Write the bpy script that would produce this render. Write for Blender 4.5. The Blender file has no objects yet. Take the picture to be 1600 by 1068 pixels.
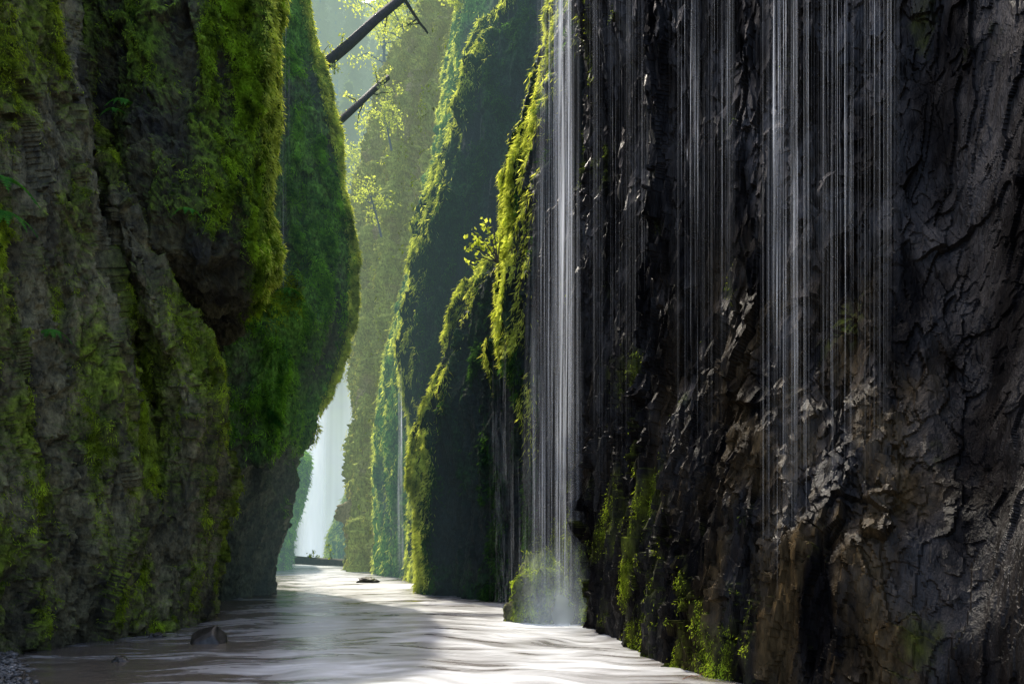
import bpy, bmesh, math, random
import numpy as np
from mathutils import Vector
random.seed(7); rng=np.random.default_rng(11)
F=1067.0; HZ=850.0; CH=1.5
scene=bpy.context.scene
COL=scene.collection
def W(px,py,Y): return ((px-800)/F*Y, Y, CH+(HZ-py)/F*Y)
# ---------------------------------------------------------------- noise
def _h(ix,iy,iz,seed):
    h=(ix.astype(np.int64)*374761393+iy.astype(np.int64)*668265263+iz.astype(np.int64)*2147483647+seed*974634777)&0xffffffff
    h=((h^(h>>13))*1274126177)&0xffffffff
    h=((h^(h>>15))*2246822519)&0xffffffff
    return (h^(h>>16))&0xffffffff
def perlin(p,seed=0):
    i=np.floor(p).astype(np.int64); f=p-i
    u=f*f*f*(f*(f*6-15)+10)
    r=0
    for dx in (0,1):
        for dy in (0,1):
            for dz in (0,1):
                h=_h(i[:,0]+dx,i[:,1]+dy,i[:,2]+dz,seed)
                gx=((h&1023)/511.5-1); gy=(((h>>10)&1023)/511.5-1); gz=(((h>>20)&1023)/511.5-1)
                d=gx*(f[:,0]-dx)+gy*(f[:,1]-dy)+gz*(f[:,2]-dz)
                w=(u[:,0] if dx else 1-u[:,0])*(u[:,1] if dy else 1-u[:,1])*(u[:,2] if dz else 1-u[:,2])
                r=r+d*w
    return r*1.2
def fbm(p,sc,oc=4,seed=0,st=(1,1,1)):
    q=p*np.array(st)/sc; a=1; s=0
    for k in range(oc):
        s=s+a*perlin(q,seed+k*17); q=q*2.03+5.1; a*=.5
    return s
def ridged(p,sc,oc=4,seed=0,st=(1,1,1)):
    q=p*np.array(st)/sc; a=1; s=0
    for k in range(oc):
        s=s+a*(1-np.abs(perlin(q,seed+k*17))*2.2); q=q*2.07+3.3; a*=.5
    return s-1
def facets(p,sc,seed=0,st=(1,1,1),tilt=.8,warp=.3):
    S=np.array(st)/sc
    q=p*S
    q=q+warp*np.stack([perlin(q*1.3,seed+1),perlin(q*1.3+9,seed+2),perlin(q*1.3+19,seed+3)],1)
    i=np.floor(q).astype(np.int64)
    best=np.full(len(p),9e9); out=np.zeros(len(p))
    for dx in (-1,0,1):
        for dy in (-1,0,1):
            for dz in (-1,0,1):
                ix,iy,iz=i[:,0]+dx,i[:,1]+dy,i[:,2]+dz
                h=_h(ix,iy,iz,seed); g=_h(ix,iy,iz,seed+77)
                c=np.stack([ix+(h&1023)/1023,iy+((h>>10)&1023)/1023,iz+((h>>20)&1023)/1023],1)
                d=q-c; dd=(d*d).sum(1)
                t=((g&255)/255-.5)+tilt*(d[:,0]*(((g>>8)&255)/127.5-1)+d[:,1]*(((g>>14)&255)/127.5-1)+d[:,2]*(((g>>22)&255)/127.5-1))
                m=dd<best; best=np.where(m,dd,best); out=np.where(m,t,out)
    return out
# ---------------------------------------------------------------- mesh helpers
def link(name,me,mat=None,parent=None,smooth=False):
    o=bpy.data.objects.new(name,me); COL.objects.link(o)
    if mat: me.materials.append(mat)
    if parent: o.parent=parent
    if smooth: me.polygons.foreach_set('use_smooth',np.ones(len(me.polygons),bool))
    return o
def mesh_np(name,V,Fq,attrs={}):
    me=bpy.data.meshes.new(name)
    V=np.asarray(V,dtype=np.float32); Fq=np.asarray(Fq,dtype=np.int32); n=Fq.shape[1]
    me.vertices.add(len(V)); me.vertices.foreach_set('co',V.ravel())
    me.loops.add(Fq.size); me.loops.foreach_set('vertex_index',Fq.ravel())
    me.polygons.add(len(Fq)); me.polygons.foreach_set('loop_start',np.arange(0,Fq.size,n,dtype=np.int32))
    me.update(calc_edges=True)
    for k,a in attrs.items():
        at=me.attributes.new(k,'FLOAT','POINT'); at.data.foreach_set('value',np.asarray(a,dtype=np.float32))
    return me
def grid_faces(nv,nu):
    i=np.arange(nv-1)[:,None]*nu+np.arange(nu-1)[None,:]
    i=i.ravel(); return np.stack([i,i+1,i+nu+1,i+nu],1)
def tag(o,label=None,cat=None,group=None,kind=None):
    if label: o['label']=label
    if cat: o['category']=cat
    if group: o['group']=group
    if kind: o['kind']=kind
    return o
def empty(name,loc,label,cat,group=None,kind=None):
    o=bpy.data.objects.new(name,None); COL.objects.link(o); o.location=loc
    return tag(o,label,cat,group,kind)
def blur(A,r,axis):
    if r<1: return A
    A=np.moveaxis(A,axis,0)
    for _ in range(3):
        Ap=np.concatenate([np.repeat(A[:1],r,0),A,np.repeat(A[-1:],r,0)],0)
        cs=np.cumsum(np.concatenate([np.zeros_like(Ap[:1]),Ap],0),0)
        A=(cs[2*r+1:]-cs[:-2*r-1])/(2*r+1)
    return np.moveaxis(A,0,axis)
def normals(P):
    du=np.gradient(P,axis=1); dv=np.gradient(P,axis=0)
    N=np.cross(du,dv); N/=np.linalg.norm(N,axis=2,keepdims=True)+1e-9
    return N
def net(rows,nu,nv,smooth=(.012,.008),endw=.35):
    C=[]
    for py,cols in rows:
        r=[]
        for (px,Y) in cols:
            yy=py
            if py=='F': yy=HZ+(CH+.4)*F/Y
            r.append(W(px,yy,Y))
        C.append(r)
    C=np.array(C)
    segu=np.linalg.norm(np.diff(C,axis=1),axis=2).mean(0); segu[0]*=endw; segu[-1]*=endw
    segv=np.linalg.norm(np.diff(C,axis=0),axis=2).mean(1); segv[0]*=.5
    def samp(seg,n):
        c=np.concatenate([[0],np.cumsum(seg)]); return np.interp(np.linspace(0,c[-1],n),c,np.arange(len(c)))
    tu=samp(segu,nu); tv=samp(segv,nv)
    iu=np.minimum(tu.astype(int),C.shape[1]-2); fu=(tu-iu)[None,:,None]
    iv=np.minimum(tv.astype(int),C.shape[0]-2); fv=(tv-iv)[:,None,None]
    A=C[iv][:,iu]*(1-fv)*(1-fu)+C[iv+1][:,iu]*fv*(1-fu)+C[iv][:,iu+1]*(1-fv)*fu+C[iv+1][:,iu+1]*fv*fu
    P=blur(A,int(nu*smooth[0]),1); P=blur(P,int(nv*smooth[1]),0)
    return P
def orient(P,N):
    cam=np.array([0,0,CH]); s=((cam-P)*N).sum(2)
    return N if np.median(s)>0 else -N
# ---------------------------------------------------------------- materials
WARM=(.58,.70,.50)
def haze_out(nt,shader,k=1.0,col=(.40,.60,.64),start=18,L=115):  # distance haze painted onto surfaces as emission growing with depth
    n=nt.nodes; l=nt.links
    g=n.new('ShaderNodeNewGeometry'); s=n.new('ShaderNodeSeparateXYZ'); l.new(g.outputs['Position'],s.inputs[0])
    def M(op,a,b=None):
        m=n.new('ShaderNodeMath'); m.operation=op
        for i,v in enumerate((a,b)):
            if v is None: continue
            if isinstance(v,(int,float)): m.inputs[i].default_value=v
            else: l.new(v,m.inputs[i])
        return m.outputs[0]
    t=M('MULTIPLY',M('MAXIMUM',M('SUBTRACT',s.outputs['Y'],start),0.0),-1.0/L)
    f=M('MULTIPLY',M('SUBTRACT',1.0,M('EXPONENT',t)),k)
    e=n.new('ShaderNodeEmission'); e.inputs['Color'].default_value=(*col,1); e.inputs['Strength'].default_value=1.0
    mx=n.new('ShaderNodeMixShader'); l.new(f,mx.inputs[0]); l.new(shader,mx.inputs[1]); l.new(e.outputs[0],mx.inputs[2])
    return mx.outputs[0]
def newmat(name):
    m=bpy.data.materials.new(name); m.use_nodes=True; nt=m.node_tree; nt.nodes.clear()
    o=nt.nodes.new('ShaderNodeOutputMaterial'); return m,nt,nt.nodes,nt.links,o
def noise(nt,scale,detail=4,rough=.55,st=None,dist=0,coord='Object'):
    n=nt.nodes; l=nt.links
    tc=n.new('ShaderNodeTexCoord'); src=tc.outputs[coord]
    if st:
        mp=n.new('ShaderNodeMapping'); mp.inputs['Scale'].default_value=st; l.new(src,mp.inputs[0]); src=mp.outputs[0]
    t=n.new('ShaderNodeTexNoise'); t.inputs['Scale'].default_value=scale; t.inputs['Detail'].default_value=detail
    t.inputs['Roughness'].default_value=rough; t.inputs['Distortion'].default_value=dist; l.new(src,t.inputs['Vector'])
    return t.outputs['Fac']
def ramp(nt,fac,stops):
    r=nt.nodes.new('ShaderNodeValToRGB'); cr=r.color_ramp
    while len(cr.elements)<len(stops): cr.elements.new(.5)
    for e,(p,c) in zip(cr.elements,stops): e.position=p; e.color=(*c,1) if len(c)==3 else c
    nt.links.new(fac,r.inputs[0]); return r.outputs[0]
def mixc(nt,fac,a,b,mode='MIX'):
    m=nt.nodes.new('ShaderNodeMix'); m.data_type='RGBA'; m.blend_type=mode
    if isinstance(fac,(int,float)): m.inputs[0].default_value=fac
    else: nt.links.new(fac,m.inputs[0])
    for i,v in ((6,a),(7,b)):
        if isinstance(v,tuple): m.inputs[i].default_value=(*v,1)
        else: nt.links.new(v,m.inputs[i])
    return m.outputs[2]
def rock_mat(name,r1,r2,m1,m2,rough=.55,bs=1.0,bd=.03,haze=1.0,scale=1.0,spec=.5,tint=(.12,.08,.04),vst=(1,1,.6),glint=False,hcol=(.40,.60,.64),fs=12,lo=.18):
    m,nt,n,l,o=newmat(name)
    at=n.new('ShaderNodeAttribute'); at.attribute_name='moss'
    tt=n.new('ShaderNodeAttribute'); tt.attribute_name='tint'
    f1=noise(nt,1.3*scale,4,.65,st=vst); f2=noise(nt,fs*scale,4,.75,st=vst)
    rc=ramp(nt,f1,[(.33,r1),(.66,r2)])
    rc=mixc(nt,tt.outputs['Fac'],rc,tint)
    f2r=ramp(nt,f2,[(.34,(lo,lo,lo)),(.68,(1.8,1.75,1.7))])
    mc=ramp(nt,noise(nt,2.2*scale,5,.7,st=vst),[(.33,m1),(.68,m2)])
    c=mixc(nt,at.outputs['Fac'],rc,mc)
    c=mixc(nt,.85,c,f2r,'MULTIPLY')
    b=n.new('ShaderNodeBsdfPrincipled'); l.new(c,b.inputs['Base Color'])
    rr=n.new('ShaderNodeMapRange'); rr.inputs['To Min'].default_value=rough; rr.inputs['To Max'].default_value=.95; l.new(at.outputs['Fac'],rr.inputs[0]); l.new(rr.outputs[0],b.inputs['Roughness'])
    sp=n.new('ShaderNodeMapRange'); sp.inputs['To Min'].default_value=spec; sp.inputs['To Max'].default_value=.05; l.new(at.outputs['Fac'],sp.inputs[0])
    if glint:
        g=ramp(nt,f1,[(.44,(.10,.10,.10)),(.66,(1,1,1))]); mu=n.new('ShaderNodeMath'); mu.operation='MULTIPLY'; l.new(g,mu.inputs[0]); l.new(sp.outputs[0],mu.inputs[1]); l.new(mu.outputs[0],b.inputs['Specular IOR Level'])
    else: l.new(sp.outputs[0],b.inputs['Specular IOR Level'])
    bp=n.new('ShaderNodeBump'); bp.inputs['Strength'].default_value=bs; bp.inputs['Distance'].default_value=bd
    l.new(noise(nt,18*scale,4,.78,st=vst),bp.inputs['Height']); l.new(bp.outputs[0],b.inputs['Normal'])
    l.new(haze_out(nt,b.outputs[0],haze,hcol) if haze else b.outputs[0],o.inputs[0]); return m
def leaf_mat(name,c1,c2,scale=3,haze=1.0,trans=.45,hcol=(.40,.60,.64)):
    m,nt,n,l,o=newmat(name)
    c=ramp(nt,noise(nt,scale,3,.75),[(.36,c1),(.64,c2)])
    d=n.new('ShaderNodeBsdfDiffuse'); t=n.new('ShaderNodeBsdfTranslucent'); l.new(c,d.inputs[0])
    l.new(mixc(nt,1.0,c,(1.5,1.4,.7),'MULTIPLY'),t.inputs[0])
    mx=n.new('ShaderNodeMixShader'); mx.inputs[0].default_value=trans; l.new(d.outputs[0],mx.inputs[1]); l.new(t.outputs[0],mx.inputs[2])
    l.new(haze_out(nt,mx.outputs[0],haze,hcol) if haze else mx.outputs[0],o.inputs[0]); return m
def wood_mat(name,c1,c2,haze=1):
    m,nt,n,l,o=newmat(name)
    b=n.new('ShaderNodeBsdfPrincipled'); l.new(ramp(nt,noise(nt,6,4,.7),[(.35,c1),(.65,c2)]),b.inputs['Base Color']); b.inputs['Roughness'].default_value=.8
    bp=n.new('ShaderNodeBump'); bp.inputs['Strength'].default_value=.8; bp.inputs['Distance'].default_value=.03; l.new(noise(nt,20,4,.7),bp.inputs['Height']); l.new(bp.outputs[0],b.inputs['Normal'])
    l.new(haze_out(nt,b.outputs[0],haze),o.inputs[0]); return m
def fall_mat(name,streak=40,vs=.25,thr=(.45,.75),amax=.8,em=.25,col=(.85,.9,1.0),clump=0):
    m,nt,n,l,o=newmat(name)
    at=n.new('ShaderNodeAttribute'); at.attribute_name='dens'
    nz=noise(nt,1,3,.65,st=(streak,streak,vs))
    r=ramp(nt,nz,[(thr[0],(0,0,0)),(thr[1],(1,1,1))])
    def mul(a,b_,cl=False):
        mm=n.new('ShaderNodeMath'); mm.operation='MULTIPLY'; mm.use_clamp=cl
        for i,v in enumerate((a,b_)):
            if isinstance(v,(int,float)): mm.inputs[i].default_value=v
            else: l.new(v,mm.inputs[i])
        return mm.outputs[0]
    if clump: r=mul(r,ramp(nt,noise(nt,1,1,.5,st=(clump,clump,.12)),[(.35,(.15,.15,.15)),(.62,(1.3,1.3,1.3))]))
    al=mul(mul(r,at.outputs['Fac']),amax,True)
    tr=n.new('ShaderNodeBsdfTransparent'); d=n.new('ShaderNodeBsdfDiffuse'); d.inputs[0].default_value=(*col,1)
    t=n.new('ShaderNodeBsdfTranslucent'); t.inputs[0].default_value=(*col,1)
    e=n.new('ShaderNodeEmission'); e.inputs[0].default_value=(*col,1); e.inputs[1].default_value=em  # faint glow stands in for backlight scattered by the falling water
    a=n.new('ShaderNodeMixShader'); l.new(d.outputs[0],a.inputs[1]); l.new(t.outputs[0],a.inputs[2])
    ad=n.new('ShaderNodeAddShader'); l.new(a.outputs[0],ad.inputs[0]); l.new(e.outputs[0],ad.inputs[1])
    mx=n.new('ShaderNodeMixShader'); l.new(al,mx.inputs[0]); l.new(tr.outputs[0],mx.inputs[1]); l.new(ad.outputs[0],mx.inputs[2])
    l.new(mx.outputs[0],o.inputs[0]); return m

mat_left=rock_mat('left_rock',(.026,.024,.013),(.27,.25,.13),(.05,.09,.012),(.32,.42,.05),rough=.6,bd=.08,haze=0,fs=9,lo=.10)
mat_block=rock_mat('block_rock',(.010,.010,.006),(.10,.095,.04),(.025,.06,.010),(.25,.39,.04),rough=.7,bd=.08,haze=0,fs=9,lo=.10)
mat_mid=rock_mat('mid_rock',(.03,.045,.03),(.12,.14,.08),(.04,.14,.025),(.25,.50,.07),rough=.6,bd=.07)
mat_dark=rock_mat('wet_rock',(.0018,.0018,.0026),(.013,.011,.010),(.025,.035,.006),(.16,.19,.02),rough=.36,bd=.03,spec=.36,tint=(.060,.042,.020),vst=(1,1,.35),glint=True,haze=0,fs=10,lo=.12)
mat_shade=rock_mat('shaded_rock',(.004,.010,.014),(.020,.034,.032),(.010,.035,.018),(.05,.12,.035),rough=.5,bd=.07,spec=.3,lo=.1)  # dark rock copy, shade of the buttress faces put into its colour
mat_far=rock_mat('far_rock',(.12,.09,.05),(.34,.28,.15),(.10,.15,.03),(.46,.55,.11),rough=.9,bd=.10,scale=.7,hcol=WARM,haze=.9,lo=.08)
moss_near=leaf_mat('moss_blades_near',(.05,.08,.008),(.50,.66,.06),scale=2.4,haze=0)
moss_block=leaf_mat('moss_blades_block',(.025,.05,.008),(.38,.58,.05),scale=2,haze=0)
moss_mid=leaf_mat('moss_blades_mid',(.03,.13,.02),(.32,.62,.07),scale=2)
moss_ridge=leaf_mat('moss_blades_ridge',(.16,.22,.03),(.78,.86,.22),scale=2,trans=.5)  # pale moss copy, sunlit rim of the cliff edges put into its colour
moss_dark=leaf_mat('moss_blades_dark',(.008,.03,.014),(.07,.17,.035),scale=1.8)  # dark moss copy, shade of the buttress faces put into its colour
brush_mat=leaf_mat('brush_leaves',(.10,.08,.03),(.70,.74,.20),scale=1.1,hcol=WARM,haze=.9)

# ---------------------------------------------------------------- cliffs
def blades(name,P,N,prob,count,L,w,mat,parent,nw=.5,down=.9,jit=.4,off=0.0):
    p=prob.ravel().astype(np.float64); p=np.maximum(p,0); s=p.sum()
    if s<=0: return None
    idx=rng.choice(len(p),count,p=p/s)
    B=P.reshape(-1,3)[idx]; n=N.reshape(-1,3)[idx]
    B=B+rng.normal(0,.02,B.shape)+n*off
    d=n*nw+np.array([0,0,-down])+rng.normal(0,jit,B.shape); d/=np.linalg.norm(d,axis=1,keepdims=True)
    s_=np.cross(d,rng.normal(0,1,B.shape)); s_/=np.linalg.norm(s_,axis=1,keepdims=True)
    ln=(L*rng.uniform(.4,1.4,count))[:,None]; ww=(w*rng.uniform(.5,1.3,count))[:,None]
    V=np.stack([B,B+d*ln*.5+s_*ww,B+d*ln,B+d*ln*.5-s_*ww],1).reshape(-1,3)
    me=mesh_np(name,V,np.arange(len(V)).reshape(-1,4))
    o=link(name,me,mat,parent); o['kind']='stuff'; return o
def cliff(name,label,rows,nu,nv,disp,mossf,mat,smooth=(.012,.008),tintf=None):
    P=net(rows,nu,nv,smooth); N=orient(P,normals(P))
    p=P.reshape(-1,3); n=N.reshape(-1,3)
    d=disp(p,n)
    P2=(p+n*d[:,None]).reshape(P.shape); N2=normals(P2)
    if (N2*N).sum()<0: N2=-N2
    M=np.clip(mossf(P2.reshape(-1,3),N2.reshape(-1,3),d),0,1)
    at={'moss':M}
    if tintf: at['tint']=np.clip(tintf(P2.reshape(-1,3),d),0,1)
    o=link(name,mesh_np(name,P2.reshape(-1,3),grid_faces(nv,nu),at),mat,None,smooth=True)
    tag(o,label,'cliff',None,'structure')
    return o,P2,N2,M.reshape(nv,nu)
def PX(p): return 800+p[...,0]/p[...,1]*F
def PY(p): return HZ-(p[...,2]-CH)/p[...,1]*F
def clumps(P,sc,seed,st=(1,1,.5),lo=.03,g=1.7,b=.35): return np.clip(b+g*fbm(P.reshape(-1,3),sc,4,seed,st).reshape(P.shape[:2]),lo,1)
# --- near left wall
rowsL1=[(-130,[(-800,5.5),(-150,8.6),(0,9.4),(50,10.0),(86,10.5),(104,12.2),(110,12.4),(116,12.5),(80,16)]),
(0,[(-800,5.5),(-150,8.6),(0,9.4),(55,10.0),(90,10.5),(108,12.4),(112,12.6),(120,12.6),(85,16)]),
(180,[(-800,5.5),(-120,8.5),(0,9.3),(60,10.1),(110,10.6),(132,13.0),(144,12.6),(154,12.8),(115,16)]),
(300,[(-800,5.4),(-120,8.4),(0,9.3),(70,10.1),(125,10.7),(152,13.2),(176,11.8),(197,12.4),(150,16.5)]),
(420,[(-800,5.4),(-120,8.4),(0,9.3),(80,10.2),(145,10.7),(172,13.3),(212,11.6),(256,12.4),(205,17)]),
(545,[(-800,5.3),(-120,8.3),(0,9.2),(90,10.2),(170,10.8),(204,13.0),(264,11.8),(337,13.0),(285,17)]),
(640,[(-800,5.3),(-120,8.3),(0,9.1),(95,10.1),(185,10.8),(228,12.6),(300,11.9),(356,13.4),(305,17)]),
(740,[(-800,5.2),(-120,8.2),(0,9.0),(100,10.0),(190,10.8),(240,12.3),(300,12.1),(357,13.6),(305,17)]),
(840,[(-800,5.1),(-120,8.1),(0,9.0),(100,9.9),(200,10.8),(245,11.8),(300,12.3),(342,13.7),(300,17)]),
('F',[(-800,5.0),(-120,8.2),(0,9.3),(100,10.2),(200,11.2),(250,12.0),(300,12.8),(335,13.9),(300,17)])]
def dL1(p,n):
    q=p+.15*np.stack([perlin(p*1.5,21),perlin(p*1.5,22),perlin(p*1.5,23)],1)
    return .18*fbm(p,2.0,3,1,(1,1,.4))+.22*facets(p,1.0,5,(1,1,.3),.9,.5)+.12*facets(q,.36,9,(1,1,.40),1.3,.6)+.05*facets(q,.13,12,(1,1,.5),1.4,.6)+.13*ridged(p,.9,5,3,(1,1,.18))+.03*fbm(p,.13,3,8)
def mL1(p,n,d):
    px=PX(p); py=PY(p)
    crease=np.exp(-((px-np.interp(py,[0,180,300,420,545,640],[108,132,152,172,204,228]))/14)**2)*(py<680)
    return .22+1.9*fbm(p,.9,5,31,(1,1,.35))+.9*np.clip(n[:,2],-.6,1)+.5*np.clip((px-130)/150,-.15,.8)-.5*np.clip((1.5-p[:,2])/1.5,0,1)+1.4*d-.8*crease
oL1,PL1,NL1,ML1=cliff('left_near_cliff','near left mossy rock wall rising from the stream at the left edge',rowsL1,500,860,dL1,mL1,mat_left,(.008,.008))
def facing(P,N):
    v=np.array([0,0,CH])-P; v/=np.linalg.norm(v,axis=2,keepdims=True); return np.clip((v*N).sum(2)+.35,0,1)
def inframe(P):
    px=PX(P); py=PY(P)
    return ((px>-60)&(px<1660)&(py>-60)&(py<1100)).astype(float)
blades('moss',PL1,NL1,np.clip(ML1-.35,0,1)**1.3*facing(PL1,NL1)*inframe(PL1)*clumps(PL1,.5,35,(1,1,.5),.0,2.4,.10),70000,.06,.006,moss_near,oL1)
# --- hanging block
rowsB=[(-130,[(55,17),(75,13.2),(140,12.9),(220,12.9),(320,13.2),(398,13.9),(430,14.8),(345,18)]),
(0,[(60,17),(80,13.2),(140,12.9),(220,12.8),(320,13.1),(402,13.8),(434,14.7),(345,18)]),
(100,[(60,17),(90,13.2),(150,12.9),(230,12.6),(325,12.9),(404,13.7),(438,14.6),(350,18)]),
(200,[(80,17),(110,13.3),(160,12.8),(230,12.4),(320,12.7),(400,13.6),(432,14.6),(345,18)]),
(320,[(100,17),(130,13.5),(180,12.8),(240,12.1),(320,12.3),(397,13.3),(431,14.6),(345,18)]),
(400,[(120,17),(150,13.8),(200,13.1),(250,12.3),(320,12.1),(395,13.3),(429,14.7),(345,18)]),
(450,[(140,17),(170,14.6),(220,14.1),(262,13.4),(318,12.7),(380,13.7),(410,14.9),(335,18)]),
(490,[(160,17),(200,15.6),(240,15.6),(275,15.4),(315,14.6),(358,14.8),(386,15.3),(320,18.5)]),
(545,[(200,18),(230,17),(260,17),(285,16.9),(305,16.6),(324,16.3),(342,16.3),(305,19)]),
(590,[(230,20),(250,18),(270,17.5),(280,17.3),(290,17.3),(300,17.5),(310,18),(300,21)])]
def dB(p,n): return .22*fbm(p,2.6,3,41,(1,1,.6))+.18*facets(p,1.1,45,(1,1,.4),.9)+.13*ridged(p,.8,5,43,(1,1,.22))+.09*facets(p,.35,46,(1,1,.5),1.2,.6)+.04*facets(p,.14,47,(1,1,.6),1.3,.6)+.05*fbm(p,.18,3,48)
def mB(p,n,d):
    px=PX(p); py=PY(p)
    under_shade=np.clip((py-320)/100,0,1)*np.clip((405-px)/50,0,1)  # shade below the overhang painted by swapping moss for dark rock
    return .36+1.3*fbm(p,1.1,4,51,(1,1,.4))+.7*np.clip(n[:,2],-.8,1)+.6*np.clip((px-300)/120,-.3,.7)+d-1.3*under_shade
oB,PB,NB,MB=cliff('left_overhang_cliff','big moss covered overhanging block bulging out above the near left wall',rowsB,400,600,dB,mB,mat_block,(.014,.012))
pxB=PX(PB)
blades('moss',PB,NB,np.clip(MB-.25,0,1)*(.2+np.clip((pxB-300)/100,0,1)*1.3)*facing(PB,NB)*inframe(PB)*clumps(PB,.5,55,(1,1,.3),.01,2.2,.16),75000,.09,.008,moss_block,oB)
blades('edge_moss',PB,NB,np.clip((pxB-405)/25,0,1)*inframe(PB),18000,.11,.012,moss_ridge,oB,off=.02)
# --- second left wall
eL2=[(-130,470),(0,484),(80,504),(180,529),(300,554),(400,565),(500,563),(560,546),(640,518),(690,510),(730,482),(790,465),(850,451),('F',440)]
eL2=[(a,b-8) for a,b in eL2]
rowsL2=[]
for py,e in eL2:
    q=1000 if py=='F' else py
    low=np.clip((q-425)/70,0,1); und=np.clip((q-700)/100,0,1)
    rowsL2.append((py,[(150,17.5-.6*low),(300,18.4-1.5*low),(345,18.8-1.9*low+.9*und),(min(440,e-45),19.6-1.8*low+1.3*und) if q<700 else (e-60,18.3+.7*und),(e-28,20.2+.1*und),(e-8,20.8),(e,21.4),(e-95,27)]))
def dL2(p,n): return .22*fbm(p,3,3,61,(1,1,.5))+.17*facets(p,1.1,65,(1,1,.4),.9)+.19*ridged(p,.9,5,63,(1,1,.2))+.07*facets(p,.4,66,(1,1,.5),1.2,.6)+.08*fbm(p,.25,3,68)-.08
def mL2(p,n,d): return .7+1.2*fbm(p,1.6,4,71,(1,1,.4))+.5*np.clip(n[:,2],-.6,1)-1.0*np.clip((4.4-p[:,2])/3,0,1)+d
oL2,PL2,NL2,ML2=cliff('left_middle_cliff','tall curved green mossy wall behind the overhanging block narrowing toward the water',rowsL2,340,680,dL2,mL2,mat_mid)
blades('moss',PL2,NL2,np.clip(ML2-.2,0,1)*facing(PL2,NL2)*inframe(PL2)*clumps(PL2,.7,75,(1,1,.5),.01,2.2,.16),75000,.14,.013,moss_mid,oL2)
EL2=np.clip(1-(np.interp(PY(PL2),[(1000 if a=='F' else a) for a,b in eL2],[b for a,b in eL2])-PX(PL2))/14,0,1)
blades('edge_moss',PL2,NL2,EL2*inframe(PL2)*(PY(PL2)<700),30000,.15,.018,moss_ridge,oL2,off=.03)
ledge=np.exp(-((PY(PL2)-460)/26)**2)*((PX(PL2)>340)&(PX(PL2)<470))
blades('ledge_moss',PL2,NL2,ledge*(.1+np.clip(NL2[...,2],0,1)),11000,.16,.016,moss_near,oL2)
# --- near right dark wall
rowsR1=[(-130,[(940,22),(880,14.2),(942,12.6),(1060,10.8),(1200,9.6),(1350,8.8),(1440,8.4),(1520,7.8),(1640,7.0),(2300,4)]),
(0,[(940,22),(888,14.2),(945,12.6),(1060,10.8),(1200,9.5),(1350,8.7),(1445,8.3),(1525,7.8),(1640,6.9),(2300,4)]),
(90,[(960,22),(916,14.0),(960,12.7),(1060,10.7),(1200,9.4),(1350,8.6),(1455,8.2),(1530,7.7),(1640,6.8),(2300,4)]),
(200,[(970,22),(926,14.2),(975,12.7),(1065,10.6),(1200,9.2),(1350,8.4),(1465,8.0),(1540,7.5),(1640,6.7),(2300,4)]),
(270,[(950,22),(905,14.6),(985,12.5),(1070,10.5),(1200,9.1),(1350,8.3),(1475,7.9),(1545,7.3),(1640,6.5),(2300,4)]),
(350,[(900,22),(855,15.0),(970,12.5),(1070,10.4),(1200,9.0),(1350,8.1),(1490,7.7),(1555,7.1),(1640,6.4),(2300,4)]),
(450,[(890,22),(832,15.2),(950,12.7),(1070,10.3),(1200,8.8),(1350,7.9),(1510,7.3),(1570,6.8),(1650,6.1),(2300,4)]),
(600,[(890,22),(845,15.2),(935,12.8),(1055,10.0),(1190,8.3),(1350,7.4),(1530,6.9),(1590,6.3),(1660,5.8),(2300,4)]),
(720,[(890,22),(835,15.2),(928,12.8),(1040,9.6),(1180,7.8),(1340,7.0),(1540,6.5),(1600,5.9),(1670,5.4),(2300,4)]),
(850,[(880,22),(832,15.4),(924,12.8),(1015,9.6),(1120,7.9),(1310,6.6),(1540,6.0),(1610,5.4),(1680,5.0),(2300,4)]),
('F',[(880,22),(832,15.6),(922,12.7),(990,9.9),(1085,7.9),(1290,6.2),(1540,5.4),(1620,5.0),(1700,4.6),(2300,3.5)])]
def dR1(p,n):
    px=PX(p); py=PY(p)
    near=np.clip(p[:,1]/10.0,.45,1.15); side=np.clip((1470-px)/80,.45,1)
    q=p+.15*np.stack([perlin(p*.7,701),perlin(p*.7,702),0*p[:,0]],1); q2=p+.05*np.stack([perlin(p*2.6,704),perlin(p*2.6,706),perlin(p*2.6,707)],1)
    a=np.clip(.10+1.6*fbm(p,1.2,2,705,(1,1,.5)),0.0,1)
    return near*(.10*fbm(p,2.4,2,81,(1,1,.25))+.10*ridged(q,.9,2,83,(1,1,.07))+.14*facets(q,.55,85,(1,1,.09),1.0,.3)*side+.10*facets(q2,.24,87,(1,1,.12),1.3,.3)*side+a*.12*facets(q2,.34,89,(1,1,.8),1.9,.5)*side+.04*facets(q2,.10,91,(1,1,.28),1.5,.4)*side)
def mR1(p,n,d):
    px=PX(p); py=PY(p)
    low=np.clip((py-640)/200,0,1)*np.clip((1260-px)/120,0,1)
    edge=np.clip((975-px)/50,0,1)*np.clip((330-py)/60,0,1)
    return -.85+1.5*fbm(p,.7,5,93,(1,1,.4))+.74*low+.8*edge+.5*np.clip(n[:,2],-.3,1)
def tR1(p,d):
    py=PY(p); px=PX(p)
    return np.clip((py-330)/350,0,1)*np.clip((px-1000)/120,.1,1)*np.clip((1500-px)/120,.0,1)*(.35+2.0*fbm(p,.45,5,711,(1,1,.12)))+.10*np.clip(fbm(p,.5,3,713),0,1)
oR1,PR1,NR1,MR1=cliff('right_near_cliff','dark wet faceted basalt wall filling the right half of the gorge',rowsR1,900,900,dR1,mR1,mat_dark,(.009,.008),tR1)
oR1.data.polygons.foreach_set('use_smooth',np.zeros(len(oR1.data.polygons),bool))
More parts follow.
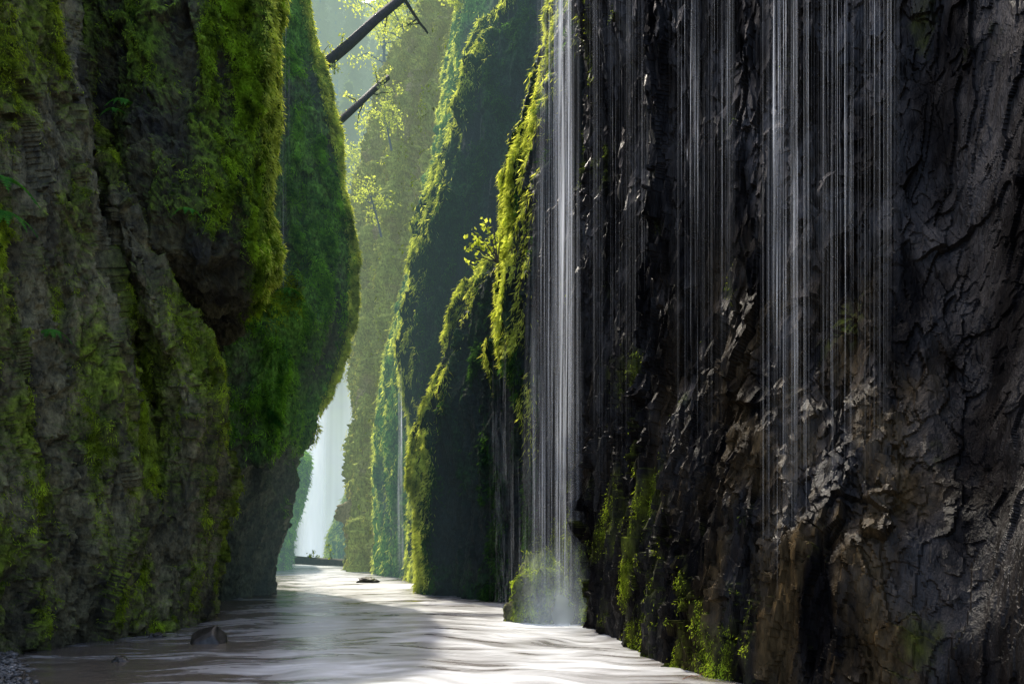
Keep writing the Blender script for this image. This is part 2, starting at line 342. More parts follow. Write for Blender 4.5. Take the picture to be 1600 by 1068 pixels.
blades('moss',PR1,NR1,np.clip(MR1-.15,0,1)*facing(PR1,NR1)*inframe(PR1)*(PX(PR1)<1240)*clumps(PR1,.3,95),28000,.045,.005,moss_near,oR1)
# --- ridges of the right side
def ridge_cliff(name,label,edge,cols,nu,nv,seed,mat,amp=1.0,mossb=.3,n_edge=40000,n_face=30000,size=1.0,em=moss_ridge,fm=moss_dark,edgew=40,rib=.14,lean=0.0,pyf=(2000,2001),cb=.4,cg=1.7):
    rows=[]
    for py,e in edge:
        h=0 if py=='F' else max(0,(HZ-py)/1000)
        rows.append((py,[((e+dx) if rel else dx,Y*(1+lean*h)) for (dx,Y,rel) in (cols(py,e) if callable(cols) else cols)]))
    def d(p,n): return amp*(.20*fbm(p,2.6,3,seed,(1,1,.4))+.24*facets(p,1.3,seed+5,(1,1,.3),1.0)+.11*facets(p,.45,seed+6,(1,1,.35),1.2,.6)+rib*ridged(p,1.0,5,seed+3,(1,1,.16))+.06*fbm(p,.2,3,seed+8))
    ey=[(1000 if a=='F' else a) for a,b in edge]; ex=[b for a,b in edge]
    def ed(p): return np.clip(1-(PX(p)-np.interp(PY(p),ey,ex))/edgew,0,1)*np.clip((pyf[1]-PY(p))/(pyf[1]-pyf[0]),0,1)
    def mf(p,n,dd): return mossb+1.1*fbm(p,1.4,4,seed+9,(1,1,.5))+.6*np.clip(n[:,2],-.4,1)+.8*ed(p)+dd
    o,P,N,M=cliff(name,label,rows,nu,nv,d,mf,mat)
    E=ed(P)
    if n_edge: blades('edge_moss',P,N,(E**1.8)*(.2+np.clip(M,0,1))*inframe(P)*clumps(P,.7,seed+19,(1,1,.6),.01,cg,cb),n_edge,.18*size,.013*size,em,o,off=.03,down=1.2)
    if n_face: blades('face_moss',P,N,np.clip(M-.2,0,1)*(1-E)*facing(P,N)*inframe(P)*clumps(P,.8,seed+29,(1,1,.4),.01,2.2,.2),n_face,.15*size,.016*size,fm,o)
    return o,P,N,M
eR2=[(-130,884),(0,870),(60,858),(170,822),(270,795),(370,788),(430,781),(540,780),(600,790),(700,812),(800,815),('F',812)]
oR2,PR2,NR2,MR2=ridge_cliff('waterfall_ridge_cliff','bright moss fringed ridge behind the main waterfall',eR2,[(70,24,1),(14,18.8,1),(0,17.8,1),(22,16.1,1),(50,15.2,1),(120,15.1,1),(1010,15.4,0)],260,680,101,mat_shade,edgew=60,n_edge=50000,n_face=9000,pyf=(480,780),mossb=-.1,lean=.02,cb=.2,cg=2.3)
eR3=[(300,830),(370,800),(405,772),(440,735),(490,711),(580,684),(640,666),(700,660),(800,654),('F',656)]
def cR3(py,e):
    f=np.interp(e,[656,830],[0,1])
    return [(60,27,1),(12,22.9,1),(0,21.8,1),(16,20.4,1),(60,19.8,1),(max(760,e+75),18.4,0),(845+20*f,16.8,0),(940,16.3,0)]
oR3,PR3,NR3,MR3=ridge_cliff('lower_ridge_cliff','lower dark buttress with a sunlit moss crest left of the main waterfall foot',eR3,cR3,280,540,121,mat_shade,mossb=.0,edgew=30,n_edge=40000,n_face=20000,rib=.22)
eR4=[(-130,822),(0,788),(50,752),(110,735),(230,698),(330,666),(420,646),(540,630),(600,628),(660,643),(750,653),('F',650)]
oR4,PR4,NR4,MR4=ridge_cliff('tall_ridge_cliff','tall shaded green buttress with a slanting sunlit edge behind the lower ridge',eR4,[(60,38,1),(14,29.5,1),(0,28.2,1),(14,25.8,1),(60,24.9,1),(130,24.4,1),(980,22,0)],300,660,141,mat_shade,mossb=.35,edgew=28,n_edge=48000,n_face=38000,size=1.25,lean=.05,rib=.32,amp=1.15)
eR5=[(-130,748),(0,722),(120,703),(250,682),(320,664),(450,634),(600,602),(750,590),('F',590)]
oR5,PR5,NR5,MR5=ridge_cliff('slanting_ridge_cliff','narrow sunlit mossy rib between the tall shaded buttress and the brushy slope',eR5,[(50,46,1),(10,37,1),(0,35,1),(16,32,1),(50,30.4,1),(900,29,0)],200,560,161,mat_mid,mossb=.4,edgew=36,n_edge=36000,n_face=12000,size=1.4,rib=.45,lean=.12)
eR6=[(-60,690),(20,660),(90,622),(130,604),(200,585),(290,568),(400,562),(480,562),(600,562),(700,560),(800,554),('F',549)]
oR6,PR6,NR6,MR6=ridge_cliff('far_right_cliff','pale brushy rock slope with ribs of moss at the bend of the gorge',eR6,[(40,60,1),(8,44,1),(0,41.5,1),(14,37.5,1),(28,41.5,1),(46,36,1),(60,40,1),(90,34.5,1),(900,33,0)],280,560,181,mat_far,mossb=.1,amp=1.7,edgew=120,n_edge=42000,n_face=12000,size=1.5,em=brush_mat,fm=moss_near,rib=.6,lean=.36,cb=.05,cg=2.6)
eR7=[(700,556),(748,548),(780,540),(810,524),(840,510),('F',503)]
ridge_cliff('far_ledge_cliff','small hazy mossy rock foot beside the far waterfall',eR7,[(60,66,1),(0,52,1),(12,50,1),(30,49,1),(120,48,1)],120,140,201,mat_mid,mossb=.5,edgew=40,n_edge=9000,n_face=3000,size=1.8)
eL3=[(640,430),(690,460),(715,488),(745,484),(780,474),(830,460),('F',450)]
rows=[(py,[(200,36,),(e-60,37),(e-20,39),(e,41),(e-14,52)]) for py,e in eL3]
def dL3(p,n): return .4*fbm(p,2.5,4,211,(1,1,.5))+.2*facets(p,1,212,(1,1,.5))
oL3,PL3,NL3,ML3=cliff('far_left_cliff','hazy green rock spur peeping out beyond the tall left wall near the water',rows,100,160,dL3,lambda p,n,d:.8+.8*fbm(p,1.5,3,214),mat_mid)
blades('moss',PL3,NL3,np.clip(ML3,0,1)*facing(PL3,NL3),14000,.25,.035,moss_mid,oL3)

# ---------------------------------------------------------------- far hill
X=np.linspace(-110,60,220); V_=np.linspace(0,1,200)
XX,VV=np.meshgrid(X,V_)
ZZ=np.where(VV<.25,VV/.25*30,30+(VV-.25)/.75*100); YY=np.where(VV<.25,72+VV*16,76+(VV-.25)/.75*85)
Ph=np.stack([XX,YY,ZZ-1],2); ph=Ph.reshape(-1,3)
dh=2.2*fbm(ph,16,4,231)+.8*ridged(ph,5,3,232)
Ph=Ph+np.stack([0*dh,-dh,dh*.3],1).reshape(Ph.shape)
HC=(.52,.68,.60)
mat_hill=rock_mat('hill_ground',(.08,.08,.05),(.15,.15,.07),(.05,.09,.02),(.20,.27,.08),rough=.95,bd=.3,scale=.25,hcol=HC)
Nh=orient(Ph,normals(Ph))
oH=link('hills',mesh_np('hills',Ph.reshape(-1,3),grid_faces(200,220),{'moss':np.clip(.6+fbm(ph,8,3,233),0,1)}),mat_hill,None,True)
tag(oH,'hazy forested hillside closing the far end of the gorge','hill',None,'structure')
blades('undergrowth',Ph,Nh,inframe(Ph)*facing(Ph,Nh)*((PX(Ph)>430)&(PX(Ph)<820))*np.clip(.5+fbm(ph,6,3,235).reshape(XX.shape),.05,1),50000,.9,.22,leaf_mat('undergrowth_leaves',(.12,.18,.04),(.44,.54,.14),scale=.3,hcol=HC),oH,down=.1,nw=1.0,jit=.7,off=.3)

# ---------------------------------------------------------------- ground + water
me=bpy.data.meshes.new('ground'); me.from_pydata([(-400,-60,-.6),(400,-60,-.6),(400,600,-.6),(-400,600,-.6)],[],[(0,1,2,3)])
gm=rock_mat('ground_rock',(.05,.045,.035),(.12,.10,.08),(.03,.05,.01),(.1,.14,.03))
tag(link('ground',me,gm),'rocky ground beneath the gorge and its stream','ground',None,'structure')
ny,nx=1000,600
ty=np.linspace(0,1,ny)**1.9*78+.5; tx=np.linspace(0,1,nx)
Yg=np.repeat(ty[:,None],nx,1); half=4+Yg*.42
cx=-Yg*.10
Xg=cx+(tx[None,:]*2-1)*half
pw=np.stack([Xg,Yg,0*Xg],2).reshape(-1,3)
wq=pw.copy(); wq[:,0]+=.7*perlin(pw*.45,301)+.3*perlin(pw*1.3,305); wq[:,1]+=.7*perlin(pw*.45+7,302)+.3*perlin(pw*1.3+3,306)+.4*np.sin(pw[:,0]*.8)
rz=.018*fbm(wq,.9,3,303,(.8,1.3,1))+.006*fbm(wq,.25,2,304,(.5,1.3,1))
far=np.clip((pw[:,1]-20)/20,0,1)
fo=.5*fbm(wq,1.3,3,311,(.45,1.2,1))+.40*ridged(wq,.45,3,312,(.25,1.1,1))-.10+.34*fbm(wq,.18,3,315,(.2,1.2,1))
pxw=PX(pw); pyw=HZ+CH/pw[:,1]*F
core=np.exp(-((pxw-np.interp(pyw,[885,910,940,980,1068],[500,540,620,720,720]))/np.interp(pyw,[885,910,940,980,1068],[90,110,200,320,460]))**2)
foam=np.clip(-.02+fo*.85+core*.50,0,1)
for (fx,fy,fr,fs) in ((.75,13.0,.8,.9),(-4.3,24.6,1.0,.8),(-.3,16.0,.7,.3)):
    foam=np.clip(foam+fs*np.exp(-((pw[:,0]-fx)**2+(pw[:,1]-fy)**2)/fr**2),0,1)
pw[:,2]=rz*(1-.6*far)
m,nt,n,l,o=newmat('stream_water')
at=n.new('ShaderNodeAttribute'); at.attribute_name='foam'
b=n.new('ShaderNodeBsdfPrincipled')
c=mixc(nt,at.outputs['Fac'],(.105,.088,.070),(.88,.91,.95)); l.new(c,b.inputs['Base Color'])
rr=n.new('ShaderNodeMapRange'); rr.inputs['To Min'].default_value=.2; rr.inputs['To Max'].default_value=.6; l.new(at.outputs['Fac'],rr.inputs[0]); l.new(rr.outputs[0],b.inputs['Roughness'])
bp=n.new('ShaderNodeBump'); bp.inputs['Strength'].default_value=.45; bp.inputs['Distance'].default_value=.03; l.new(noise(nt,3,3,.55,st=(.6,1.8,1),dist=.6),bp.inputs['Height']); l.new(bp.outputs[0],b.inputs['Normal'])
l.new(haze_out(nt,b.outputs[0],.8,start=22),o.inputs[0]); mat_water=m
tag(link('water',mesh_np('water',pw,grid_faces(ny,nx),{'foam':foam}),mat_water,None,True),'brown silky stream with white foam swirls running down the gorge','stream',None,'structure')

# ---------------------------------------------------------------- waterfalls
def veil(name,top,bot,Yt,Yb,mat,parent,dens,nx=60,nz=80,ph=0,loc=(0,0,0)):
    (xa,xb,pyt),(xc,xd,pyb)=top,bot
    V=[];D=[]
    for j in range(nz):
        t=j/(nz-1)
        for i in range(nx):
            s=i/(nx-1); px=(xa+(xb-xa)*s)*(1-t)+(xc+(xd-xc)*s)*t; Y=Yt*(1-t)+Yb*t+.12*math.sin(s*9+ph)
            py=pyt*(1-t)+pyb*t; q=W(px,py,Y); V.append((q[0]-loc[0],q[1]-loc[1],q[2]-loc[2]))
            D.append(dens(s,t)*min(1,4*s,4*(1-s)))
    return link(name,mesh_np(name,V,grid_faces(nz,nx),{'dens':D}),mat,parent,True)
def strands(name,spec,mat,parent,loc=(0,0,0)):
    V=[];Fc=[];D=[]
    for (pa,pb,ya,yb,Y,w,a) in spec:
        K=16; yaw=random.uniform(-.5,.5); cx_,sx_=math.cos(yaw),math.sin(yaw); base=len(V)
        ph=random.uniform(0,6); fr=random.uniform(5,14)
        for k in range(K+1):
            t=k/K; q=W(pa+(pb-pa)*t,ya+(yb-ya)*t,Y); ww=w*(.5+.9*t)*.5
            V.append((q[0]-cx_*ww-loc[0],q[1]-sx_*ww-loc[1],q[2]-loc[2])); V.append((q[0]+cx_*ww-loc[0],q[1]+sx_*ww-loc[1],q[2]-loc[2]))
            dd=a*min(1,t*4+.3)*min(1,(1-t)*1.2)*(.55+.45*math.sin(ph+fr*t)); D+=[dd,dd]
        for k in range(K):
            i=base+2*k; Fc.append((i,i+1,i+3,i+2))
    return link(name,mesh_np(name,V,Fc,{'dens':D}),mat,parent)
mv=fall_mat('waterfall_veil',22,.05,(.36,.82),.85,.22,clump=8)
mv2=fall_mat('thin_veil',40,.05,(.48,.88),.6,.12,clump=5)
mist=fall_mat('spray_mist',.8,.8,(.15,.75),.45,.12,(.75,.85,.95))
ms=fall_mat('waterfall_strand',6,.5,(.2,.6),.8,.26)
R=random.uniform
loc=W(870,972,13.0); wf=empty('waterfall',loc,'main white waterfall curtain dropping off the mossy ridge in the middle','waterfall')
veil('veil',(838,914,-125),(806,918,974),12.8,12.9,mv,wf,lambda s,t:(.14+.8*math.exp(-((s-.58)/.16)**2)*(1-.35*t)+.22*t)*(1-.5*max(0,t-.75)/.25),loc=loc)
veil('spray',(800,930,840),(775,955,978),12.55,12.45,mist,wf,lambda s,t:math.sin(math.pi*s)**1.5*math.sin(math.pi*min(1,t*.62)),loc=loc,nx=30,nz=30)
sp=[]
for i in range(28):
    a=random.gauss(880,13); a=min(max(a,848),908); sp.append((a,a+(a-878)*.8*random.random(),-110,R(600,968),R(12.6,12.95),R(.004,.018),R(.2,.9)))
for i in range(14):
    a=R(820,906); sp.append((a,a+R(-3,3),R(250,600),R(850,968),R(12.7,13),R(.005,.016),R(.15,.5)))
strands('strands',sp,ms,wf,loc)
loc=W(785,940,15.6); wf=empty('waterfall',loc,'faint thin waterfall veil falling left of the main curtain','waterfall')
veil('veil',(762,802,480),(764,826,950),15.6,15.8,mv2,wf,lambda s,t:min(1,t*2)*.55,loc=loc,nx=24)
loc=W(625,912,25.0); wf=empty('waterfall',loc,'thin distant white trickle down the foot of the tall buttress','waterfall')
strands('strands',[(625+R(-2,3),625+R(-7,7),R(570,650),R(900,914),24.4,R(.03,.08),R(.15,.45)) for i in range(12)],ms,wf,loc)
loc=W(436,445,16.4); wf=empty('waterfall',loc,'faint pale water veil falling along the right edge of the overhanging block','waterfall')
veil('veil',(424,462,-125),(424,456,450),16.4,16.4,mv2,wf,lambda s,t:1.1*(1-.6*t),loc=loc,nx=24)
def right_fall(px0,px1,Y,n,ylo,yhi,wmin,wmax,label,core=None,amin=.2,amax=.8,vd=.5):
    loc=W((px0+px1)/2,yhi,Y); wf=empty('waterfall',loc,label,'waterfall')
    veil('veil',(px0-12,px1+12,-125),(px0-12,px1+12,yhi),Y,Y,mv2,wf,lambda s,t:vd*(1-t)**1.1,loc=loc,nx=40)
    sp=[]
    for i in range(n):
        a=random.gauss(core[0],core[1]) if core and random.random()<.6 else R(px0,px1)
        a=min(max(a,px0-6),px1+6); sp.append((a,a,-115 if random.random()<.7 else R(-50,250),R(ylo,yhi),Y+R(-.25,.15),wmin+(wmax-wmin)*random.random()**2,R(amin,amax)))
    strands('strands',sp,ms,wf,loc)
right_fall(1056,1145,8.7,18,250,760,.003,.012,'sparse waterfall strands left of the bright right hand fall',(1080,14),amin=.2,amax=1)
right_fall(1192,1266,7.3,26,450,1000,.003,.014,'bright narrow waterfall of straight white strands on the dark right wall',(1216,9),vd=1.5,amin=.25,amax=1)
right_fall(1282,1400,6.9,24,350,850,.002,.008,'wide spread of thin waterfall threads rightmost on the dark wall',(1308,16),vd=.8,amin=.2,amax=.9)
right_fall(925,1010,11.2,12,450,820,.003,.007,'very faint water threads just right of the main waterfall',None,.15,.4,.5)
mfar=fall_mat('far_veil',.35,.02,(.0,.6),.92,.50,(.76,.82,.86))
loc=W(500,880,58); wf=empty('waterfall',loc,'far misty white waterfall seen through the gap at the end of the stream','waterfall')
veil('veil',(470,610,430),(440,600,884),58,58,mfar,wf,lambda s,t:min(1,.2+1.3*t),loc=loc)
veil('plume',(480,520,480),(458,516,884),56,56,mfar,wf,lambda s,t:.7*min(1,3*t)*math.sin(math.pi*s),loc=loc,nx=20)

# ---------------------------------------------------------------- tubes, trees, logs
def tube(path,rad,seg=8,V=None,Fc=None,lump=.12):
    V=[] if V is None else V; Fc=[] if Fc is None else Fc; base=len(V); path=[np.array(p,float) for p in path]
    for k,p in enumerate(path):
        d=path[min(k+1,len(path)-1)]-path[max(k-1,0)]; d/=np.linalg.norm(d)+1e-9
        u=np.cross(d,(0.3,.9,.2)); u/=np.linalg.norm(u); v=np.cross(d,u)
        for s in range(seg):
            a=2*math.pi*s/seg; V.append(tuple(p+rad[k]*(math.cos(a)*u+math.sin(a)*v)*(1+lump*math.sin(3*a+k))))
    for k in range(len(path)-1):
        for s in range(seg):
            a=base+k*seg+s; b_=base+k*seg+(s+1)%seg; Fc.append((a,b_,b_+seg,a+seg))
    for e in (0,len(path)-1):
        c=len(V); V.append(tuple(path[e]))
        for s in range(seg): Fc.append((base+e*seg+s,base+e*seg+(s+1)%seg,c,c))
    return V,Fc
def tube_obj(name,tubes,mat,parent):
    V=[];Fc=[]
    for p,r in tubes: tube(p,r,8,V,Fc)
    me=bpy.data.meshes.new(name); me.from_pydata(V,[],[f if f[2]!=f[3] else f[:3] for f in Fc]); return link(name,me,mat,parent,True)
def leaves_obj(name,B,size,mat,parent,down=.3):
    B=np.array(B,float); cnt=len(B); d=rng.normal(0,1,B.shape)+np.array([0,0,-down]); d/=np.linalg.norm(d,axis=1,keepdims=True)
    s_=np.cross(d,rng.normal(0,1,B.shape)); s_/=np.linalg.norm(s_,axis=1,keepdims=True); L=(size*rng.uniform(.6,1.3,cnt))[:,None]
    V=np.stack([B,B+d*L*.5+s_*L*.32,B+d*L,B+d*L*.5-s_*L*.32],1).reshape(-1,3)
    return link(name,mesh_np(name,V,np.arange(len(V)).reshape(-1,4)),mat,parent)
bark=wood_mat('bark',(.03,.025,.018),(.10,.08,.055)); bark_far=wood_mat('bark_far',(.05,.05,.04),(.12,.11,.09))
conif=leaf_mat('conifer_needles',(.03,.06,.03),(.14,.21,.09),scale=.5,hcol=HC)
decid=leaf_mat('young_leaves',(.26,.33,.05),(.60,.70,.18),scale=.8,trans=.55,hcol=WARM)
def conifer(h,seed):
    random.seed(seed); root=bpy.data.objects.new('conifer_tree',None); COL.objects.link(root)
    tube_obj('trunk',[([(0,0,0),(.1,0,h*.5),(0,.05,h)],[h*.012,h*.008,.03])],bark_far,root)
    B=[]
    z=h*.18
    while z<h*.99:
        r=(1-z/h)**.8*h*.14*R(.6,1.2)+.15
        for k in range(7):
            if random.random()<.2: continue
            a=R(0,6.28); n_=int(6+r*9)
            for j in range(n_):
                q=(j+random.random())/n_*r; B.append((math.cos(a)*q+R(-.12,.12),math.sin(a)*q+R(-.12,.12),z-q*.35+R(-.12,.12)))
        z+=R(.28,.6)*h/24
    leaves_obj('crown',B,.55,conif,root,.6); return root
protos=[conifer(24,1),conifer(28,2),conifer(20,3)]
def copy_tree(o,parent=None):
    c=o.copy(); COL.objects.link(c); c.parent=parent
    for ch in [x for x in bpy.data.objects if x.parent==o]:
        cc=ch.copy(); COL.objects.link(cc); cc.parent=c
    return c
random.seed(5)
hp=Ph.reshape(-1,3); ppx=PX(hp); ppy=PY(hp)
spots=[]; tries=0
while len(spots)<40 and tries<4000:
    tries+=1
    px=R(480,700); py=R(60,560)
    k=np.argmin((ppx-px)**2+(ppy-py)**2); q=hp[k]
    if all((q[0]-s[0])**2+(q[1]-s[1])**2+(q[2]-s[2])**2>2.2**2 for s in spots): spots.append(tuple(q))
for i,q in enumerate(spots):
    t=protos[i%3] if i<3 else copy_tree(protos[i%3])
    t.location=(q[0],q[1],q[2]-.5); t.rotation_euler=(0,0,R(0,6)); s=R(.6,1.05); t.scale=(s,s,s)
    tag(t,'hazy slender conifer standing on the distant hillside','tree','conifers on the distant hillside')
def decid_tree(base,h,spread,nl,size,label,lean=(0,0),seed=1,mat=decid,name='broadleaf_tree'):
    random.seed(seed); root=empty(name,base,label,'tree')
    tubes=[([(0,0,0),(lean[0]*.4,lean[1]*.4,h*.45),(lean[0],lean[1],h*.9)],[h*.022,h*.015,.02])]; B=[]
    for k in range(20):
        t=R(.3,.95); st=np.array([lean[0]*t,lean[1]*t,h*.9*t]); a=R(0,6.28); L=spread*R(.5,1.1)
        mid=st+np.array([math.cos(a)*L*.5,math.sin(a)*L*.5,L*.25]); en=st+np.array([math.cos(a)*L,math.sin(a)*L,L*R(-.1,.45)])
        tubes.append(([st,mid,en],[h*.008,h*.005,.01]))
        for j in range(nl//20):
            u=R(.25,1.05); q=(1-u)*st+u*en+np.array([0,0,L*.12*math.sin(u*3.14)]); B.append(tuple(q+np.array([random.gauss(0,spread*.09) for _ in range(3)])))
    tube_obj('trunk',tubes,bark,root); leaves_obj('crown',B,size,mat,root,.4); return root
decid_tree(W(640,140,50),8,3.4,2600,.22,'sunlit young leafy tree on the brushy slope top, left of the slanting rib',seed=3)
decid_tree(W(690,80,52),6,3,2000,.22,'sunlit leafy tree partly behind the top of the slanting rib',seed=4)
decid_tree(W(600,170,56),9,3.8,2600,.24,'pale leafy tree rising behind the two fallen logs',seed=6)
decid_tree(W(568,330,58),7,3,2000,.24,'pale leafy tree at the left foot of the brushy slope',seed=8)
decid_tree(W(722,60,37),4,1.6,1400,.16,'small mossy tree hanging on the slanting rib top',seed=9)
decid_tree(W(612,235,43),3.6,1.7,800,.16,'small yellow green tree growing out of the upper brushy slope',seed=10,lean=(-.8,-.6))
decid_tree(W(596,370,40),3.2,1.5,650,.15,'small yellow green tree growing out of the middle of the brushy slope',seed=11,lean=(-.8,-.6))
random.seed(12); loc=W(778,410,16.6); root=empty('leafy_shrub',loc,'pale green leafy shrub leaning out left from the mossy ridge','shrub')
tb=[];B=[]
for (px,py) in ((728,385),(740,362),(757,345),(733,408),(750,378),(770,352),(765,385),(782,370)):
    e=np.array(W(px,py,16.6+R(-.3,.3)))-np.array(loc); tb.append(([(0,0,0),tuple(e*.5+np.array([0,0,.1])),tuple(e)],[.02,.012,.004]))
    for j in range(17): B.append(tuple(e*R(.6,1.05)+np.array([random.gauss(0,.07) for _ in range(3)])))
tube_obj('stem',tb,bark,root); leaves_obj('foliage',B,.13,decid,root,.2)
logm=wood_mat('log_bark',(.012,.010,.010),(.05,.04,.035),haze=.3)
def log(a,b_,r0,r1,label,twigs,seed,mat=logm,moss=None,name='fallen_log',tl=1.0):
    random.seed(seed); a=np.array(a); b_=np.array(b_); root=empty(name,tuple(a),label,'log')
    pts=[(b_-a)*t+np.array([R(-.02,.02),0,R(-.02,.02)])*(0<t<1) for t in np.linspace(0,1,9)]
    tube_obj('trunk',[(pts,list(np.linspace(r0,r1,9)))],mat,root)
    for k in range(twigs):
        B=[]
        t=R(.05,.95); st=(b_-a)*t; p=st; path=[st]; dirn=np.array([R(-1,1),R(-.5,.5),R(-.6,1)])
        for j in range(4): p=p+(dirn*R(.15,.35)+np.array([R(-.1,.1),0,R(-.12,.12)]))*tl; path.append(p)
        tube_obj('branch',[(path,[.035,.03,.022,.014,.006])],mat,root)
        for q in path[1:]:
            for _ in range(14): B.append(tuple(q+np.array([random.gauss(0,.07) for _ in range(3)])))
        if moss:
            mo=leaves_obj('hanging_moss',B,.12,moss,root,1.5); mo['kind']='stuff'
    return root
log(W(470,133,28),W(652,-24,31),.21,.17,'thick dark fallen log bridging the top of the gap, upper of the two',9,21,moss=moss_ridge,tl=1.6)
log(W(505,212,29),W(606,121,33),.15,.12,'shorter dark fallen log just below the thick upper log',9,22,moss=moss_ridge,tl=1.3)
log(W(625,-10,31),W(668,52,33),.09,.05,'thin dark broken branch hanging down right of the upper log',4,23,moss=moss_ridge)
log(W(436,874,45),W(552,879,43),.30,.22,'mossy log lying across the far end of the stream',6,24,mat=wood_mat('old_log',(.025,.025,.012),(.09,.08,.045),haze=.5),moss=moss_near)
def fern_mesh(seed,L=.32):
    random.seed(seed); V=[];Fc=[]
    for k in range(9):
        a=R(-1.9,1.9); dirv=np.array([math.sin(a),-math.cos(a)*.8,.25])
        prev=np.zeros(3)
        for j in range(1,15):
            t=j/14; p=dirv*L*t+np.array([0,0,-L*.95*t*t]); sd=np.cross(dirv,(0,0,1)); sd/=np.linalg.norm(sd); w=L*.22*math.sin(math.pi*min(1,t*.9+.08))
            for s in (-1,1):
                b0=len(V); tip=p+sd*s*w+dirv*L*.03; V+= [tuple(prev),tuple((prev+tip)/2+np.array([0,0,.006])),tuple(tip),tuple(p*.8+prev*.2)]; Fc.append((b0,b0+1,b0+2,b0+3))
            prev=p
    return mesh_np('fern',np.array(V),np.array(Fc))
fm_=leaf_mat('fern_leaves',(.04,.18,.03),(.14,.38,.06),scale=5,haze=0)
def on_surface(P,px,py):
    q=P.reshape(-1,3); m_=((PX(q)-px)**2+(PY(q)-py)**2); c=np.where(m_<16)[0]
    if len(c)==0: return q[np.argmin(m_)]
    return q[c[np.argmin(q[c][:,1])]]
ferns=[(PL1,8,285,.45,'bright green fern at the left frame edge, upper of the pair'),(PL1,12,335,.42,'bright green fern at the left frame edge, lower of the pair'),
(PB,200,160,.33,'small fern high on the overhanging block near its left side'),(PB,182,178,.25,'tiny fern left of the small fern on the overhanging block'),
(PL2,448,452,.5,'fern tuft on the sunlit ledge of the tall left wall'),(PL1,88,520,.25,'small fern on the middle of the near left wall'),(PB,300,330,.28,'small fern in the centre of the overhanging block')]
for i,(P_,px,py,L,lab) in enumerate(ferns):
    o=link('fern',fern_mesh(60+i,L),fm_); q=on_surface(P_,px,py); o.location=(q[0],q[1]-.05,q[2]); o.rotation_euler=(0,0,.5)
    tag(o,lab,'fern')
def boulder(loc,sx,sy,sz,seed,label,mat,name='boulder',cat='rock',moss=0.2,sub=5,amp=1.0,kind=None):
    bm=bmesh.new(); bmesh.ops.create_icosphere(bm,subdivisions=sub,radius=1); V=np.array([v.co[:] for v in bm.verts]); Fc=np.array([[v.index for v in f.verts] for f in bm.faces]); bm.free()
    d=1+amp*(.35*facets(V+seed*3.1,.8,seed,tilt=.9)+.15*facets(V+seed,.3,seed+1)+.2*fbm(V+seed,.9,3,seed+2)); V2=V*d[:,None]*np.array([sx,sy,sz])
    mo=np.clip(moss+.8*fbm(V+seed,.6,3,seed+4)+.4*V[:,2],0,1)
    o=link(name,mesh_np(name,V2,Fc,{'moss':mo}),mat,None,False); o.location=loc; tag(o,label,cat,None,kind); return o,V2,V,mo
stone=rock_mat('stream_stone',(.012,.011,.010),(.05,.043,.036),(.03,.05,.01),(.1,.13,.03),rough=.30,bd=.015,haze=0)
bm=bmesh.new(); bmesh.ops.create_icosphere(bm,subdivisions=4,radius=1); V=np.array([v.co[:] for v in bm.verts]); Fc=np.array([[v.index for v in f.verts] for f in bm.faces]); bm.free()
pl=[((-.25,-.3,.85),.42),((.7,-.2,.7),.55),((.2,-.9,.35),.7),((-.85,-.4,.3),.8),((.9,.1,.1),.9),((0,.8,.6),.7),((-.1,-.6,.8),.50)]
for (nn,dd) in pl:
    nn=np.array(nn)/np.linalg.norm(nn); s_=V@nn; V=V-np.outer(np.maximum(s_-dd,0),nn)
V=V*np.array([.29,.22,.32])*(1+.06*fbm(V,.4,3,77))[:,None]
q=W(326,1000,10.4); o=link('boulder',mesh_np('boulder',V,Fc,{'moss':np.zeros(len(V))}),stone); o.location=(q[0],q[1],.05)
tag(o,'wet dark angular boulder poking out of the water near the left bank','rock')
q=W(188,1034,8.8); boulder((q[0],q[1],.0),.10,.09,.06,5,'small dark stone in the shallow water left of the boulder',stone,name='stone',moss=-.4,sub=4)
q=W(245,990,11.0); boulder((q[0],q[1],.02),.10,.09,.06,6,'little stone near the foot of the left wall',stone,name='stone',moss=-.4,sub=4)
q=W(575,908,27); boulder((q[0],q[1],.05),.4,.3,.15,7,'low far rock in the stream below the brushy slope',stone,name='stone',moss=0,sub=4)
q=W(852,930,13.45)
ob,Pb,Nb,mo=boulder((q[0],q[1],.28),.60,.45,.98,23,'bright mossy boulder at the foot of the main waterfall',mat_left,moss=.45,amp=1.6,sub=6)
blades('moss',Pb,Nb,np.clip(mo-.3,0,1)+.005,11000,.08,.009,moss_near,ob)
random.seed(33)
bm=bmesh.new(); bmesh.ops.create_icosphere(bm,subdivisions=1,radius=1); IV=np.array([v.co[:] for v in bm.verts]); IF=np.array([[v.index for v in f.verts] for f in bm.faces]); bm.free()
gv=[];gf=[]; base=0
for i in range(2600):
    px=random.triangular(-150,75,-60); Y=R(6.6,9.6)
    if px>60-(Y-6.6)*18+R(-20,20): continue
    x,y,_=W(px,0,Y); s=R(.008,.04)*(1.6 if random.random()<.08 else 1)
    gv.append(IV*np.array([s,s*R(.7,1.2),s*.6])*(1+rng.uniform(-.25,.25,(len(IV),1)))+np.array([x,y,.03+R(0,.04)])); gf.append(IF+base); base+=len(IV)
grv=mesh_np('gravel',np.concatenate(gv),np.concatenate(gf),{'moss':np.zeros(base)})
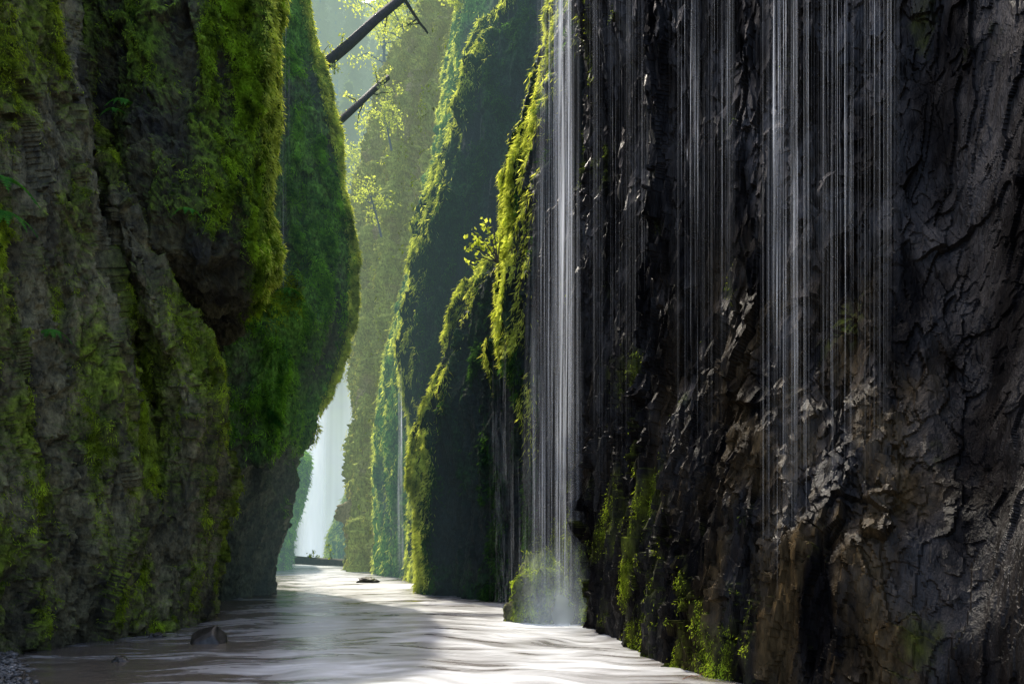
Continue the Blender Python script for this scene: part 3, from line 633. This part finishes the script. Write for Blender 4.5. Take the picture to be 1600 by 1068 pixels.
gravel_m=rock_mat('gravel_stone',(.06,.058,.055),(.20,.19,.18),(.03,.05,.01),(.1,.13,.03),rough=.4,bd=.01,haze=0)
tag(link('gravel',grv,gravel_m),'grey gravel bank in the bottom left corner','gravel',None,'stuff')
random.seed(44); root=empty('twig',W(1080,1056,7.6),'small reddish dry twig at the foot of the dark right wall','twig')
tube_obj('stem',[([(-.16,-.25,.02),(-.05,-.2,.05),(.04,-.15,.03),(.10,-.1,.06)],[.004,.004,.003,.002])],wood_mat('twig_wood',(.25,.08,.03),(.35,.15,.06)),root)

# ---------------------------------------------------------------- light, sky, camera
SE=math.radians(55); AZ=math.radians(-24)   # azimuth from +Y toward +X (negative = left)
w=bpy.data.worlds.new('World'); scene.world=w; w.use_nodes=True; nt=w.node_tree; nt.nodes.clear()
sky=nt.nodes.new('ShaderNodeTexSky'); sky.sky_type='NISHITA'; sky.sun_disc=False; sky.sun_elevation=SE; sky.sun_rotation=AZ; sky.air_density=.8; sky.dust_density=4; sky.ozone_density=.6
bg=nt.nodes.new('ShaderNodeBackground'); bg.inputs[1].default_value=.38; wo=nt.nodes.new('ShaderNodeOutputWorld'); nt.links.new(sky.outputs[0],bg.inputs[0]); nt.links.new(bg.outputs[0],wo.inputs[0])
sl=bpy.data.lights.new('sun','SUN'); sl.energy=5; sl.angle=math.radians(1.0); sl.color=(1,.93,.78)
so=bpy.data.objects.new('sun',sl); COL.objects.link(so)
dirv=Vector((math.sin(AZ)*math.cos(SE),math.cos(AZ)*math.cos(SE),math.sin(SE)))
so.rotation_euler=dirv.to_track_quat('Z','Y').to_euler()
cam=bpy.data.cameras.new('camera'); co=bpy.data.objects.new('camera',cam); COL.objects.link(co); co.location=(0,0,CH); co.rotation_euler=(math.radians(90),0,0)
cam.sensor_width=36; cam.lens=F/1600*36; cam.shift_y=(HZ-534)/1600; cam.clip_end=2000; cam.clip_start=.05
scene.camera=co
scene.view_settings.view_transform='Standard'; scene.view_settings.look='None'; scene.view_settings.exposure=0
